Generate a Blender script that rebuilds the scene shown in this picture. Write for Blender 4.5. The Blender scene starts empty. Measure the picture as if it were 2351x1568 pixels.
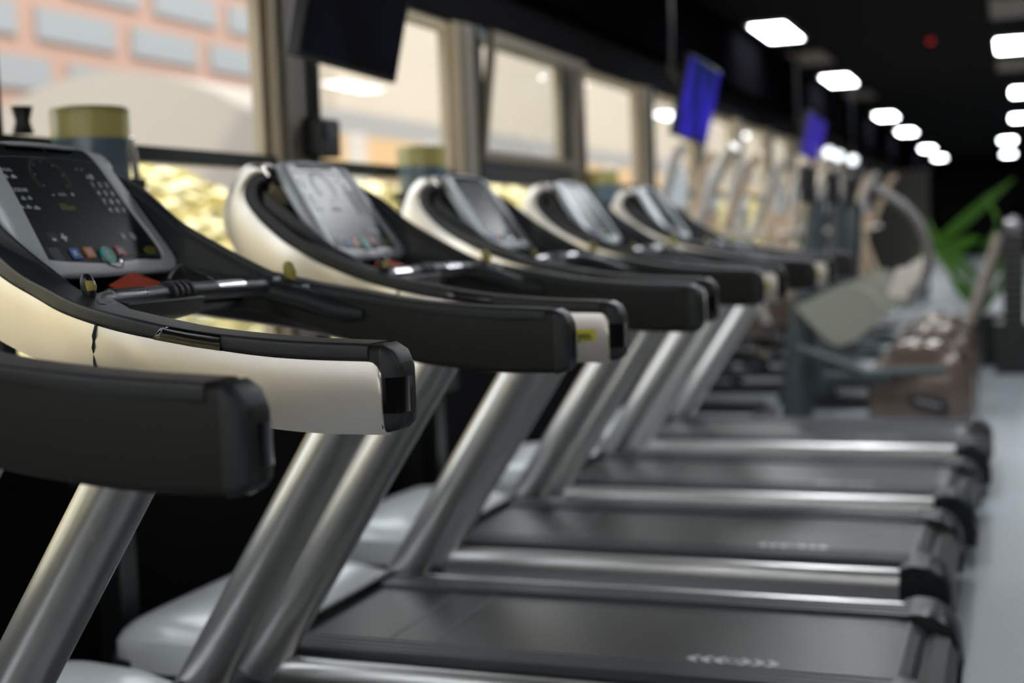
import bpy, bmesh, math, random
import numpy as np
from mathutils import Vector, Matrix
random.seed(7)
S = bpy.context.scene
COL = S.collection

# ------------------------------------------------------------------ camera
EYE = 1.30
F_PX, YAW, PITCH, ROLL = 3098.0, 0.3592, 0.0790, -0.0368
def cam_axes():
    fw = Vector((-math.sin(YAW)*math.cos(PITCH), math.cos(YAW)*math.cos(PITCH), -math.sin(PITCH)))
    rt = Vector((math.cos(YAW), math.sin(YAW), 0)); up = rt.cross(fw)
    c, s = math.cos(ROLL), math.sin(ROLL)
    return c*rt + s*up, -s*rt + c*up, fw
cd = bpy.data.cameras.new('camera'); cam = bpy.data.objects.new('camera', cd); COL.objects.link(cam)
R_, U_, F_ = cam_axes()
cam.matrix_world = Matrix(((R_.x, U_.x, -F_.x, 0), (R_.y, U_.y, -F_.y, 0), (R_.z, U_.z, -F_.z, EYE), (0, 0, 0, 1)))
cd.sensor_width = 36; cd.lens = F_PX/2351*36; cd.clip_start = .05; cd.clip_end = 400
cd.dof.use_dof = True; cd.dof.focus_distance = 2.2; cd.dof.aperture_fstop = 1.75
cd.dof.aperture_blades = 9
S.camera = cam

# ------------------------------------------------------------------ light
w = bpy.data.worlds.new('sky'); S.world = w; w.use_nodes = True
bg = w.node_tree.nodes['Background']; bg.inputs[0].default_value = (.90, .95, 1, 1); bg.inputs[1].default_value = 2.8
sd = bpy.data.lights.new('sun', 'SUN'); sd.energy = 4.0; sd.angle = .05; sd.color = (1, .90, .74)
so = bpy.data.objects.new('sun', sd); COL.objects.link(so)
so.rotation_euler = Vector((-.55, .30, -.78)).to_track_quat('-Z', 'Y').to_euler()
S.view_settings.view_transform = 'Standard'; S.view_settings.look = 'None'
S.view_settings.gamma = 1; S.view_settings.use_curve_mapping = False
S.view_settings.exposure = 0.0

# ------------------------------------------------------------------ materials
def mat(name, col, rough=.5, metal=0, bump=0, bscale=400, emit=None, es=0, coat=0, vary=0, vscale=5, spec=.5, trans=0):
    m = bpy.data.materials.new(name); m.use_nodes = True
    nt = m.node_tree; b = nt.nodes['Principled BSDF']
    b.inputs['Base Color'].default_value = (*col, 1); b.inputs['Roughness'].default_value = rough
    b.inputs['Metallic'].default_value = metal; b.inputs['Coat Weight'].default_value = coat
    b.inputs['Specular IOR Level'].default_value = spec
    b.inputs['Transmission Weight'].default_value = trans
    if emit: b.inputs['Emission Color'].default_value = (*emit, 1); b.inputs['Emission Strength'].default_value = es
    if bump or vary:
        tc = nt.nodes.new('ShaderNodeTexCoord')
    if bump:
        n = nt.nodes.new('ShaderNodeTexNoise'); n.inputs['Scale'].default_value = bscale; n.inputs['Detail'].default_value = 3
        bp = nt.nodes.new('ShaderNodeBump'); bp.inputs['Strength'].default_value = bump; bp.inputs['Distance'].default_value = .001
        nt.links.new(tc.outputs['Object'], n.inputs['Vector']); nt.links.new(n.outputs['Fac'], bp.inputs['Height'])
        nt.links.new(bp.outputs['Normal'], b.inputs['Normal'])
    if vary:
        n2 = nt.nodes.new('ShaderNodeTexNoise'); n2.inputs['Scale'].default_value = vscale; n2.inputs['Detail'].default_value = 4
        mx = nt.nodes.new('ShaderNodeMix'); mx.data_type = 'RGBA'
        mx.inputs['A'].default_value = (*[c*(1-vary) for c in col], 1); mx.inputs['B'].default_value = (*[min(1, c*(1+vary)) for c in col], 1)
        nt.links.new(tc.outputs['Object'], n2.inputs['Vector']); nt.links.new(n2.outputs['Fac'], mx.inputs['Factor'])
        nt.links.new(mx.outputs['Result'], b.inputs['Base Color'])
    return m
SILVER = mat('silver_paint', (.95, .885, .81), .36, .85, bump=.08, bscale=1500)
SILVER2 = mat('silver_tube', (.74, .73, .72), .30, .85, bump=.04, bscale=900)
BEZEL = mat('bezel_silver', (.84, .89, .93), .36, .0, bump=.05, bscale=1500)
COVER = mat('cover_pale_grey', (.86, .88, .89), .30, .1, coat=.3)
RUBBER = mat('rubber_black', (.020, .022, .025), .42, 0, bump=.5, bscale=900, spec=.5)
INNER = mat('inner_plastic', (.017, .016, .0135), .55, 0, spec=.35, bump=.15, bscale=900)
HOOD = mat('hood_plastic', (.026, .032, .036), .42, 0, bump=.1, bscale=900)
BLACK = mat('black_plastic', (.010, .011, .012), .35)
CAPP = mat('cap_plastic', (.010, .011, .013), .38, spec=.4)
GLOSS = mat('gloss_black', (.006, .006, .006), .08, coat=.5)
GLASSP = mat('panel_glass', (.020, .024, .027), .30, 0, spec=.22)
BELT = mat('belt_rubber', (.030, .033, .037), .33, 0, bump=.2, bscale=600)
RAIL = mat('footrail', (.075, .08, .09), .38, .2)
WHITE = mat('print_white', (.75, .77, .80), .5)
GREY = mat('print_grey', (.22, .23, .24), .5)
SEAM = mat('seam_dark', (.01, .03, .028), .5)
BLUE = mat('button_blue', (.03, .16, .55), .4); ORANGE = mat('button_orange', (.85, .27, .06), .4)
TEAL = mat('button_teal', (.05, .50, .42), .4); RED = mat('button_red', (.42, .035, .04), .4)
YEL = mat('yellow_print', (.42, .42, .06), .5); YELK = mat('knob_yellow', (.50, .42, .09), .35)
GREENP = mat('green_print', (.13, .20, .02), .5); BROWNP = mat('ring_brown', (.055, .035, .032), .5)
BOOK = mat('book_red', (.75, .09, .03), .5)
STICK = mat('sticker_yellow', (.75, .66, .05), .5)
CHROME = mat('sensor_steel', (.75, .74, .78), .22, 1)

# ------------------------------------------------------------------ mesh helpers
def obj(name, bm, m, parent=None, smooth=True, bevel=0, auto=35):
    bmesh.ops.recalc_face_normals(bm, faces=bm.faces)
    me = bpy.data.meshes.new(name); bm.to_mesh(me); bm.free()
    if m: me.materials.append(m)
    for p in me.polygons: p.use_smooth = smooth
    if smooth: me.set_sharp_from_angle(angle=math.radians(auto))
    o = bpy.data.objects.new(name, me); COL.objects.link(o)
    if parent: o.parent = parent
    if bevel:
        b = o.modifiers.new('bevel', 'BEVEL'); b.width = bevel; b.segments = 3; b.limit_method = 'ANGLE'
    return o
def thing(name, label, cat, loc=(0, 0, 0), rz=0, group=None):
    o = bpy.data.objects.new(name, None); COL.objects.link(o); o.location = loc; o.rotation_euler = (0, 0, rz)
    o.empty_display_size = .1
    o['label'] = label; o['category'] = cat
    if group: o['group'] = group
    return o
def tag(o, label, cat, group=None):
    o['label'] = label; o['category'] = cat
    if group: o['group'] = group
    return o
def struct(name, bm, m, **k):
    o = obj(name, bm, m, **k); o['kind'] = 'structure'; return o
def box(bm, a, b, mtx=None):
    x0, y0, z0 = a; x1, y1, z1 = b
    vs = [bm.verts.new(p) for p in ((x0,y0,z0),(x1,y0,z0),(x1,y1,z0),(x0,y1,z0),(x0,y0,z1),(x1,y0,z1),(x1,y1,z1),(x0,y1,z1))]
    if mtx:
        for v in vs: v.co = mtx @ v.co
    for f in ((0,3,2,1),(4,5,6,7),(0,1,5,4),(1,2,6,5),(2,3,7,6),(3,0,4,7)): bm.faces.new([vs[i] for i in f])
    return bm
def B(a, b, mtx=None): return box(bmesh.new(), a, b, mtx)
def loft(bm, rings, close=True, caps=True):
    R = [[bm.verts.new(p) for p in r] for r in rings]
    n = len(R[0])
    for i in range(len(R)-1):
        for j in range(n if close else n-1):
            k = (j+1) % n
            bm.faces.new((R[i][j], R[i][k], R[i+1][k], R[i+1][j]))
    if caps and close:
        bm.faces.new(R[0]); bm.faces.new(list(reversed(R[-1])))
    return R
def tube(bm, pts, r, n=14, ry=None, caps=True):
    pts = [Vector(p) for p in pts]; rings = []
    for i, p in enumerate(pts):
        d = (pts[min(i+1, len(pts)-1)] - pts[max(i-1, 0)]).normalized()
        a = Vector((0, 1, 0)) if abs(d.y) < .9 else Vector((1, 0, 0))
        u = d.cross(a).normalized(); v = d.cross(u).normalized()
        rr = r[i] if isinstance(r, (list, tuple)) else r
        rv = rr if ry is None else ry
        rings.append([p + u*rr*math.cos(t) + v*rv*math.sin(t) for t in [2*math.pi*k/n for k in range(n)]])
    loft(bm, rings, caps=caps); return bm
def rrect(w, h, r, n=5):
    "closed rounded rectangle, half sizes w,h, centred"
    o = []
    for cx, cy, a0 in ((w-r, h-r, 0), (-w+r, h-r, 90), (-w+r, -h+r, 180), (w-r, -h+r, 270)):
        for k in range(n+1):
            a = math.radians(a0 + 90*k/n); o.append((cx+r*math.cos(a), cy+r*math.sin(a)))
    return o
def prism(bm, poly, f0, f1):
    "poly 2D list, f0/f1 map (a,b)->3D"
    loft(bm, [[f0(*p) for p in poly], [f1(*p) for p in poly]]); return bm
def cm(pts, n):
    "catmull-rom resample of tuple list"
    P = [np.array(p, float) for p in pts]; P = [2*P[0]-P[1]] + P + [2*P[-1]-P[-2]]; out = []
    segs = len(P)-3
    for i in range(n):
        t = i/(n-1)*segs; k = min(int(t), segs-1); u = t-k
        a, b, c, d = P[k:k+4]
        out.append(.5*((2*b)+(-a+c)*u+(2*a-5*b+4*c-d)*u*u+(-a+3*b-3*c+d)*u**3))
    return out
def ico(bm, c, r, sub=2, sc=(1, 1, 1), mtx=None):
    v = bmesh.ops.create_icosphere(bm, subdivisions=sub, radius=r)['verts']
    for q in v:
        q.co = Vector((q.co.x*sc[0], q.co.y*sc[1], q.co.z*sc[2]))
        if mtx: q.co = mtx @ q.co
        q.co += Vector(c)
    return bm
def text_bm(bm, s, size, mtx, bold=0, align='CENTER'):
    c = bpy.data.curves.new('t', 'FONT'); c.body = s; c.size = size; c.align_x = align; c.align_y = 'CENTER'; c.offset = bold
    c.resolution_u = 3
    o = bpy.data.objects.new('t', c); COL.objects.link(o)
    bpy.context.view_layer.update()
    me = bpy.data.meshes.new_from_object(o.evaluated_get(bpy.context.evaluated_depsgraph_get()))
    n0 = len(bm.verts); bm.from_mesh(me); bm.verts.ensure_lookup_table()
    for v in bm.verts[n0:]: v.co = mtx @ v.co
    bpy.data.objects.remove(o); bpy.data.curves.remove(c); bpy.data.meshes.remove(me)
    return bm
def copy_tree(o, parent=None):
    c = o.copy(); COL.objects.link(c); c.parent = parent
    for ch in KIDS.get(o.name, []): copy_tree(ch, c)
    return c
KIDS = {}
def index_kids():
    KIDS.clear()
    for o in bpy.data.objects:
        if o.parent: KIDS.setdefault(o.parent.name, []).append(o)

# ------------------------------------------------------------------ the room
XW = -2.6            # window wall
ZC = 3.2             # ceiling
def floor_mat():
    m = mat('floor_concrete', (.34, .375, .40), .38, 0, vary=.16, vscale=1.2); return m
struct('floor', B((-2.8, -8, -.1), (6, 48, 0)), floor_mat(), smooth=False)
DARKC = mat('ceiling_black', (.010, .009, .009), .9, spec=.08)
struct('ceiling', B((-2.8, -8, ZC), (6, 48, ZC+.15)), DARKC, smooth=False)
DARKW = mat('wall_dark', (.009, .009, .010), .9, spec=.03)
WALLR = mat('wall_right_dark', (.035, .035, .036), .6)
struct('wall_right', B((6, -8, 0), (6.15, 48, ZC)), WALLR, smooth=False)
struct('wall_back', B((-2.8, -5.2, 0), (6, -5, .8)), WALLR, smooth=False)
struct('wall_back_head', B((-2.8, -5.2, 2.7), (6, -5, ZC)), WALLR, smooth=False)
struct('wall_far', B((-2.8, 48, 0), (6, 48.15, ZC)), DARKW, smooth=False)
struct('wall_left', B((-2.8, -5, 0), (XW, 48, .74)), DARKW, smooth=False)
struct('trim_1', B((-2.8, -8, 2.36), (XW, 48, ZC)), DARKW, smooth=False)
# black soffit box along the window head, with a slightly lighter duct
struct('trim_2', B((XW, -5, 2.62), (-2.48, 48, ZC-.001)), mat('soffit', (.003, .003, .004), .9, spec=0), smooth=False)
bmx = bmesh.new()
for k in range(9):
    yy = 1+k*5.2; box(bmx, (-2.479, yy, ZC-.006), (5.99, yy+.35, ZC-.001))
struct('trim_3', bmx, mat('beam_dark', (.012, .011, .010), .9, spec=.08), smooth=False)
POSTS = [4.6 + 1.77*k for k in range(-5, 11)]
JAMB = mat('jamb_tan', (.55, .44, .30), .55); COLM = mat('column_greybrown', (.22, .19, .155), .6)
FRAME = mat('window_frame_black', (.015, .018, .019), .4)
def glass_mat():
    m = bpy.data.materials.new('window_glass'); m.use_nodes = True; nt = m.node_tree; nt.nodes.clear()
    o = nt.nodes.new('ShaderNodeOutputMaterial'); t = nt.nodes.new('ShaderNodeBsdfTransparent'); g = nt.nodes.new('ShaderNodeBsdfGlossy')
    g.inputs['Roughness'].default_value = .02; lw = nt.nodes.new('ShaderNodeLayerWeight'); lw.inputs[0].default_value = .5
    pw = nt.nodes.new('ShaderNodeMath'); pw.operation = 'POWER'; pw.inputs[1].default_value = 5; nt.links.new(lw.outputs['Facing'], pw.inputs[0])
    f = nt.nodes.new('ShaderNodeMath'); f.operation = 'MULTIPLY_ADD'; f.inputs[1].default_value = .5; f.inputs[2].default_value = .03; nt.links.new(pw.outputs[0], f.inputs[0])
    mx = nt.nodes.new('ShaderNodeMixShader'); t.inputs[0].default_value = (.97, .98, .98, 1)
    nt.links.new(f.outputs[0], mx.inputs[0]); nt.links.new(t.outputs[0], mx.inputs[1]); nt.links.new(g.outputs[0], mx.inputs[2])
    nt.links.new(mx.outputs[0], o.inputs[0]); return m
WG = glass_mat()
for i in range(len(POSTS)-1):
    y0, y1 = POSTS[i]+.13, POSTS[i+1]-.13
    b = bmesh.new()
    for a, c in (((XW-.065, y0, .74), (XW-.02, y1, .78)), ((XW-.065, y0, 2.32), (XW-.02, y1, 2.36)), ((XW-.065, y0, .78), (XW-.02, y0+.035, 2.32)), ((XW-.065, y1-.035, .78), (XW-.02, y1, 2.32))):
        box(b, a, c)
    f = struct('window_%d' % (i+1), b, JAMB, smooth=False)
    t = obj('transom', B((XW-.065, y0, 1.575), (XW+.01, y1, 1.625)), FRAME, f, smooth=False)
    obj('pane', B((XW-.045, y0+.03, .78), (XW-.039, y1-.03, 2.33)), WG, f, smooth=False)
n = 0
for i, y in enumerate(POSTS):
    p = struct('wall_pier_%d' % (i+1), B((XW-.06, y-.07, .74), (XW+.03, y+.13, 2.36)), COLM, smooth=False)
    obj('casing', B((XW-.06, y-.13, .74), (XW+.01, y-.07, 2.36)), JAMB, p, smooth=False)
    obj('edge_strip', B((XW+.0301, y+.095, .74), (XW+.05, y+.13, 2.36)), FRAME, p, smooth=False)
# far tan wall beyond the last window
struct('wall_left_far', B((-2.79, POSTS[-1]+.13, .741), (XW-.001, 48, 2.359)), DARKW, smooth=False)

# ceiling lights: panels 0.3 x 1.2 m with frames
LIGHT = mat('light_diffuser', (.9, .9, .9), .5, emit=(.93, .97, 1), es=30)
LF = mat('light_frame', (.35, .35, .35), .5)
def light_panel():
    t = thing('ceiling_light', '', 'light')
    b = bmesh.new()
    for a, c in (((-.19, -.64, -.03), (-.165, .64, 0)), ((.165, -.64, -.03), (.19, .64, 0)), ((-.165, -.64, -.03), (.165, -.615, 0)), ((-.165, .615, -.03), (.165, .64, 0))): box(b, a, c)
    obj('frame', b, LF, t, smooth=False)
    obj('diffuser', B((-.165, -.615, -.022), (.165, .615, -.004)), LIGHT, t, smooth=False)
    return t
# ------------------------------------------------------------------ treadmill
TX = -.8431
DX = [.012, -.029, .009, -.032, .006, .034]; DY = [-.051, .088, -.01, .016, -.056, .014]
def yo(x):
    t = min(1, max(0, (-.45-x)/.6)); return .415 - .200*t*t*(3-2*t)
# paired stations: (inner edge, silver edge, outer edge) in x,z along the arm, tip first
ST = [
 ((-.060,1.141),(-.060,1.114),(-.060,1.004)), ((-.148,1.142),(-.159,1.117),(-.16,1.005)), ((-.252,1.149),(-.255,1.124),(-.25,1.012)),
 ((-.379,1.163),(-.375,1.140),(-.36,1.026)), ((-.51,1.188),(-.50,1.161),(-.47,1.049)), ((-.612,1.208),(-.60,1.180),(-.56,1.064)),
 ((-.70,1.234),(-.68,1.197),(-.64,1.078)), ((-.78,1.258),(-.75,1.216),(-.72,1.092)), ((-.85,1.287),(-.837,1.246),(-.80,1.109)),
 ((-.91,1.316),(-.905,1.275),(-.885,1.135)), ((-.962,1.350),(-.965,1.306),(-.96,1.166)), ((-1.005,1.383),(-1.02,1.348),(-1.03,1.204)),
 ((-1.030,1.408),(-1.056,1.385),(-1.09,1.25)), ((-1.040,1.424),(-1.075,1.412),(-1.132,1.31)), ((-1.044,1.438),(-1.081,1.434),(-1.151,1.37)),
 ((-1.042,1.450),(-1.076,1.456),(-1.141,1.42)), ((-1.036,1.460),(-1.060,1.476),(-1.116,1.468)), ((-1.026,1.466),(-1.040,1.486),(-1.083,1.503)),
 ((-1.014,1.466),(-1.018,1.486),(-1.046,1.513)), ((-.998,1.452),(-.996,1.472),(-1.012,1.502))]
def _w(p):
    t = min(1, max(0, (-.6-p[0])/.3)); return (p[0]-.022*t*t*(3-2*t), p[1])
ST = [tuple(_w(p) for p in s) for s in ST]
def hwid(i):
    t = min(1, max(0, (i-48)/22)); return .037-.008*t*t*(3-2*t)
Ic = cm([s[0] for s in ST], 90); Sc = cm([s[1] for s in ST], 90); Oc = cm([s[2] for s in ST], 90); OcN = list(Oc)
def sect(I, O, yc, hw, r, s, cut=0):
    I = np.array(I); O = np.array(O); d = O-I; L = np.hypot(*d); d = d/L; m = (I+O)/2
    r = min(r, L/2*.95, hw*.95)
    P = []
    for a, b in rrect(L/2, hw, r, 5):
        if b < 0 and a > 0: a -= cut*a/(L/2)
        P.append((m[0]+d[0]*a, s*(yc+b), m[1]+d[1]*a))
    return P
def pbulge(u):
    return .0030 + .0040*min(1, u/.3)*(2-min(1, u/.3)) - .011*max(0, (u-.3)/.7)**2
def arm_parts(root, s):
    "s=-1 near side, +1 far side; outer face looks away from the belt"
    global Oc
    Oc = [np.array((p[0], p[1] + (.036*math.sin(math.pi*min(1, max(0, (-.40-p[0])/.74)))**1.3 if (s > 0 and p[1] < 1.22) else 0))) for p in OcN]
    # dark core
    b = bmesh.new(); rings = []
    tipz = [(-.0085, 1.092, 1.030, .020), (-.012, 1.110, 1.016, .028), (-.022, 1.128, 1.008, .033), (-.040, 1.138, 1.004, .036)]
    for x, zt, zb, hw in tipz: rings.append(sect((x, zt), (x, zb), yo(x), hw, .014, s))
    for i in range(2, 90):
        I, O = Ic[i], Oc[i]; hw = hwid(i)
        rings.append(sect(I, O, yo((I[0]+O[0])/2)-.007*min(1, (i-2)/6), hw-.006*min(1, (i-2)/6), .014, s, .035*min(1, max(0, (i-18)/12))*(1 if i < 48 else max(0, 1-(i-48)/15))))
    loft(b, rings)
    core = obj('arm', b, INNER, root)
    # rubber grip cap along the top edge (inner edge), and round the tip
    b = bmesh.new(); rings = []
    for x, zt, zb, hw in tipz: rings.append(sect((x-.0005, zt+.002), (x-.0005, zb-.002), yo(x), hw+.0015, .014, s))
    rings.append(sect((-.0415, 1.140), (-.0415, 1.002), yo(0), .0375, .014, s))
    loft(b, rings); 
    obj('tip_cap', b, RUBBER, core)
    b = bmesh.new(); rings = []
    for i in range(0, 86):
        I, Q = Ic[i], Sc[i]; dv = (I-Q); dv = dv/np.hypot(*dv)
        yc = yo((I[0]+Oc[i][0])/2); hw = hwid(i)
        t = min(1, i/4)
        rings.append(sect(I+dv*.003*t, Q, yc, hw+.0024, .008, s))
    loft(b, rings); obj('grip_cap', b, RUBBER, core)
    # gloss band on the tip
    b = bmesh.new(); rings = []
    for x, hw in ((-.0375, .0390), (-.022, .0355), (-.0118, .0300), (-.0080, .0215)):
        rings.append([(x, s*(yo(0)-hw*.4), 1.034), (x, s*(yo(0)+hw), 1.034), (x, s*(yo(0)+hw), 1.089), (x, s*(yo(0)-hw*.4), 1.089)])
    loft(b, rings); obj('tip_band', b, GLOSS, core, auto=60)
    # silver outer panel
    b = bmesh.new(); G = []
    i0 = 1
    for i in range(0, 88):
        Q, O = Sc[i].copy(), Oc[i].copy(); yc = yo((Ic[i][0]+O[0])/2); hw = hwid(i)
        k = min(1, max(0, (i-50)/20)); k = k*k*(3-2*k)
        d = O-Q; dn = d/np.hypot(*d)
        O2 = O + dn*.004
        row = []
        N = 9
        for j in range(N):
            u = j/(N-1); p = Q + (O2-Q)*u
            bulge = pbulge(u)
            row.append((p[0], s*(yc+hw+bulge), p[1]))
        # outer edge wraps across the front of the arch
        wrap = .020 + (2*hw-.008)*k
        p = O2 + dn*.002
        row.append((p[0], s*(yc+hw-.018), p[1])); row.append((p[0], s*(yc+hw-wrap), p[1]))
        q = O - dn*.002; row.append((q[0], s*(yc+hw-wrap-.006), q[1])); row.append((q[0], s*(yc+hw-.016), q[1]))
        row.append((Q[0], s*(yc+hw-.006), Q[1]))
        G.append(row)
    # rounded upper corner at the tip end
    first = [list(r) for r in G[0]]
    e = []
    for dx, zt in ((.0225, 1.085), (.021, 1.096), (.016, 1.106), (.009, 1.1125)):
        row = []
        for (x, y, z) in first:
            row.append((x+dx, y, 1.0+ (z-1.0)*(zt-1.0)/(1.114-1.0)))
        e.append(row)
    loft(b, e+G)
    obj('side_panel', b, SILVER, core, auto=50)
    # panel joint
    b = bmesh.new()
    pts = [(-.570, 1.1755), (-.577, 1.15), (-.585, 1.12), (-.588, 1.09), (-.589, 1.06)]
    P = cm(pts, 12); yy = yo(-.575)+.037+.0052
    rings = []
    for i, p in enumerate(P):
        best = min(((Sc[q][0]+(Oc[q][0]-Sc[q][0])*u_-p[0])**2+(Sc[q][1]+(Oc[q][1]-Sc[q][1])*u_-p[1])**2, q, u_) for q in range(20, 48) for u_ in [k_/40 for k_ in range(41)])
        q, u_ = best[1], best[2]
        y = yo((Ic[q][0]+Oc[q][0])/2)+hwid(q)+pbulge(u_)-.0004
        rings.append([(p[0]-.0016, s*(y-.010), p[1]), (p[0]+.0016, s*(y-.010), p[1]), (p[0]+.0016, s*(y+.0030), p[1]), (p[0]-.0016, s*(y+.0030), p[1])])
    loft(b, rings); obj('panel_joint', b, SEAM, core)
    # gloss insert let into the cap
    b = bmesh.new(); rings = []
    for i in range(13):
        u = i/12; x = -.445+.125*u
        zt = np.interp(x, [-.51, -.379, -.252], [1.188, 1.163, 1.149]); zs = np.interp(x, [-.50, -.375, -.255], [1.161, 1.140, 1.124])
        h = .003+.0165*min(1, u/.14)**.5
        zz = zs-.0005
        y = yo(x)+.037
        rings.append([(x, s*(y-.004), zz), (x, s*(y+.0050), zz), (x, s*(y+.0056), zz+h*.9), (x, s*(y+.0035), zz+h*1.2), (x, s*(y-.004), zz+h*1.28)])
    loft(b, rings); obj('grip_insert', b, GLOSS, core, auto=50)
    return core
def uvp(u, v, h=0):
    "console panel coordinates -> local x,y,z"
    bx, bz, tx, tz = -.86, 1.254, -1.03, 1.512; L = math.hypot(tx-bx, tz-bz)
    dx, dz = (tx-bx)/L, (tz-bz)/L
    return Vector((bx+dx*v+dz*h, u, bz+dz*v-dx*h))
UVM = Matrix.Translation(uvp(0, 0)) @ Matrix(((0, (uvp(0, 1)-uvp(0, 0)).x, (uvp(0, 0, 1)-uvp(0, 0)).x, 0), (1, 0, 0, 0), (0, (uvp(0, 1)-uvp(0, 0)).z, (uvp(0, 0, 1)-uvp(0, 0)).z, 0), (0, 0, 0, 1)))
def console(root):
    # housing behind the bezel
    def outline(e=0, top=.315):
        pts = [(-.232-e, .03), (-.214-e, -.002-e), (-.15, -.006-e), (0, -.008-e), (.15, -.006-e), (.214+e, -.002-e), (.236+e, .03), (.222+e, .15), (.200+e, .285), (.180+e, top-.004+e), (.10, top+.006+e), (0, top+.010+e), (-.10, top+.006+e), (-.180-e, top-.004+e), (-.200-e, .285), (-.222-e, .15)]
        P = cm(pts+[pts[0]], 97)[:-1]; return [(p[0], p[1]) for p in P]
    o0 = outline(); o1 = outline(-.006)
    b = bmesh.new()
    back = [(u*.66, v*.85+.02) for u, v in o0]
    loft(b, [[uvp(u, v, -.12) for u, v in back], [uvp(u*1.12, v, -.08) for u, v in back], [uvp(u, v, -.016) for u, v in o1]])
    house = obj('console_housing', b, BLACK, root)
    b = bmesh.new()
    inn = [(-.180, .030), (-.10, .022), (0, .016), (.10, .022), (.196, .032), (.178, .17), (.158, .300), (.08, .311), (0, .313), (-.07, .312), (-.145, .302), (-.163, .17)]
    def near(u, v):  # match outline point to inner outline by angle
        return None
    I = cm(inn+[inn[0]], 97)[:-1]; I = [(p[0], p[1]) for p in I]
    def byang(P, n=96):
        c = (0, .16); out = []
        A = [(math.atan2(p[1]-c[1], (p[0]-c[0])), p) for p in P]
        A.sort(key=lambda q: q[0]); ang = [a for a, _ in A]; xs = [p[0] for _, p in A]; ys = [p[1] for _, p in A]
        for k in range(n):
            t = -math.pi + 2*math.pi*(k+.5)/n
            out.append((np.interp(t, ang, xs, period=2*math.pi), np.interp(t, ang, ys, period=2*math.pi)))
        return out
    O = byang(o0); O1 = byang(o1); II = byang(I); I2 = [(u*.995, .16+(v-.16)*.995) for u, v in II]
    R = loft(b, [[uvp(u, v, -.018) for u, v in O1], [uvp(u, v, -.008) for u, v in O], [uvp(u, v, .002) for u, v in O], [uvp(u, v, .008) for u, v in O1], [uvp(u, v, .008) for u, v in II], [uvp(u, v, .001) for u, v in I2]], caps=False)
    obj('bezel', b, BEZEL, house, auto=60)
    b = bmesh.new(); prism(b, I2, lambda u, v: uvp(u, v, -.004), lambda u, v: uvp(u, v, .0035)); panel = obj('control_panel', b, GLASSP, house, smooth=False)
    # recess line near the top and the book lip
    b = bmesh.new(); P = cm([(-.150, .279), (-.10, .284), (0, .286), (.08, .284), (.160, .276)], 20)
    tube(b, [uvp(p[0], p[1], .004) for p in P], .0010, 6); 
    P = cm([(-.135, .0235), (-.06, .032), (-.01, .034), (.04, .034), (.10, .035), (.185, .034)], 24)
    tube(b, [uvp(p[0], p[1], .0045) for p in P], .0010, 6)
    P = cm([(-.02, .030), (-.012, .014), (.008, .005), (.026, .004), (.036, .014), (.038, .026), (.052, .037)], 24)
    tube(b, [uvp(p[0], p[1], .009) for p in P], .0022, 8)
    obj('trim_line', b, CHROME, panel)
    b = bmesh.new(); box(b, (-.10, .300, .004), (.01, .309, .0065), UVM); box(b, (.022, .300, .004), (.10, .307, .0065), UVM); obj('vent', b, GLOSS, panel, smooth=False)
    # printing
    b = bmesh.new(); T = lambda u, v: UVM @ Matrix.Translation((u, v, .0042))
    text_bm(b, 'MANUAL', .011, T(-.145, .249), .0004); text_bm(b, 'PROGRAM', .0125, T(-.142, .200), .0005)
    text_bm(b, 'GOAL', .009, T(-.014, .191), .0002); text_bm(b, '-', .02, T(-.043, .191), .0006); text_bm(b, '+', .018, T(.019, .191), .0006)
    for u, v, wd in ((-.166, .180, .014), (-.138, .180, .012), (-.119, .181, .009), (-.160, .159, .016), (-.138, .159, .014), (-.116, .157, .016), (-.150, .233, .012), (-.128, .233, .014), (.104, .239, .006)):
        box(b, (u-wd/2, v-.0035, .0036), (u+wd/2, v+.0005, .0046), UVM); box(b, (u-wd/3, v+.0012, .0036), (u+wd/4, v+.0040, .0046), UVM)
    text_bm(b, '-', .034, T(-.122, .083), .0014); text_bm(b, '+', .032, T(-.090, .083), .0014)
    for a in range(3):
        m = UVM @ Matrix.Translation((.134, .084, 0)) @ Matrix.Rotation(a*math.pi/3, 4, 'Z'); box(b, (-.010, -.0022, .0036), (.010, .0022, .0046), m)
        m = UVM @ Matrix.Translation((.101, .084, 0)) @ Matrix.Rotation(a*math.pi/3, 4, 'Z'); box(b, (-.006, -.0016, .0036), (.006, .0016, .0046), m)
    for a in range(3):
        m = UVM @ Matrix.Translation((.117, .240, 0)) @ Matrix.Rotation(a*math.pi/3, 4, 'Z'); box(b, (-.007, -.0018, .0036), (.007, .0018, .0046), m)
    obj('white_print', b, WHITE, panel, smooth=False)
    b = bmesh.new()
    for i in range(7): box(b, (-.158, .030+i*.0048, .0036), (-.128+.002*math.sin(i*3), .0318+i*.0048, .0044), UVM)
    obj('fine_print', b, GREY, panel, smooth=False)
    b = bmesh.new(); 
    for k in range(40):
        a0 = math.radians(-40+ 260*k/40); a1 = math.radians(-40+260*(k+1)/40)
        q = [(-.018+r*math.cos(a), .236+r*.9*math.sin(a)) for a, r in ((a0, .049), (a1, .049), (a1, .056), (a0, .056))]
        b.faces.new([b.verts.new(uvp(u, v, .0042)) for u, v in q])
    obj('gauge_ring', b, BROWNP, panel, smooth=False)
    b = bmesh.new(); 
    for k in range(7):
        a = math.radians(-35+250*k/6); box(b, (-.018+.043*math.cos(a)-.0016, .236+.039*math.sin(a)-.002, .0036), (-.018+.043*math.cos(a)+.0016, .236+.039*math.sin(a)+.002, .0044), UVM)
    for u in (.082, .100): box(b, (u-.004, .256, .0036), (u+.004, .261, .0044), UVM)
    obj('gauge_numbers', b, GREY, panel, smooth=False)
    b = bmesh.new()
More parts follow.
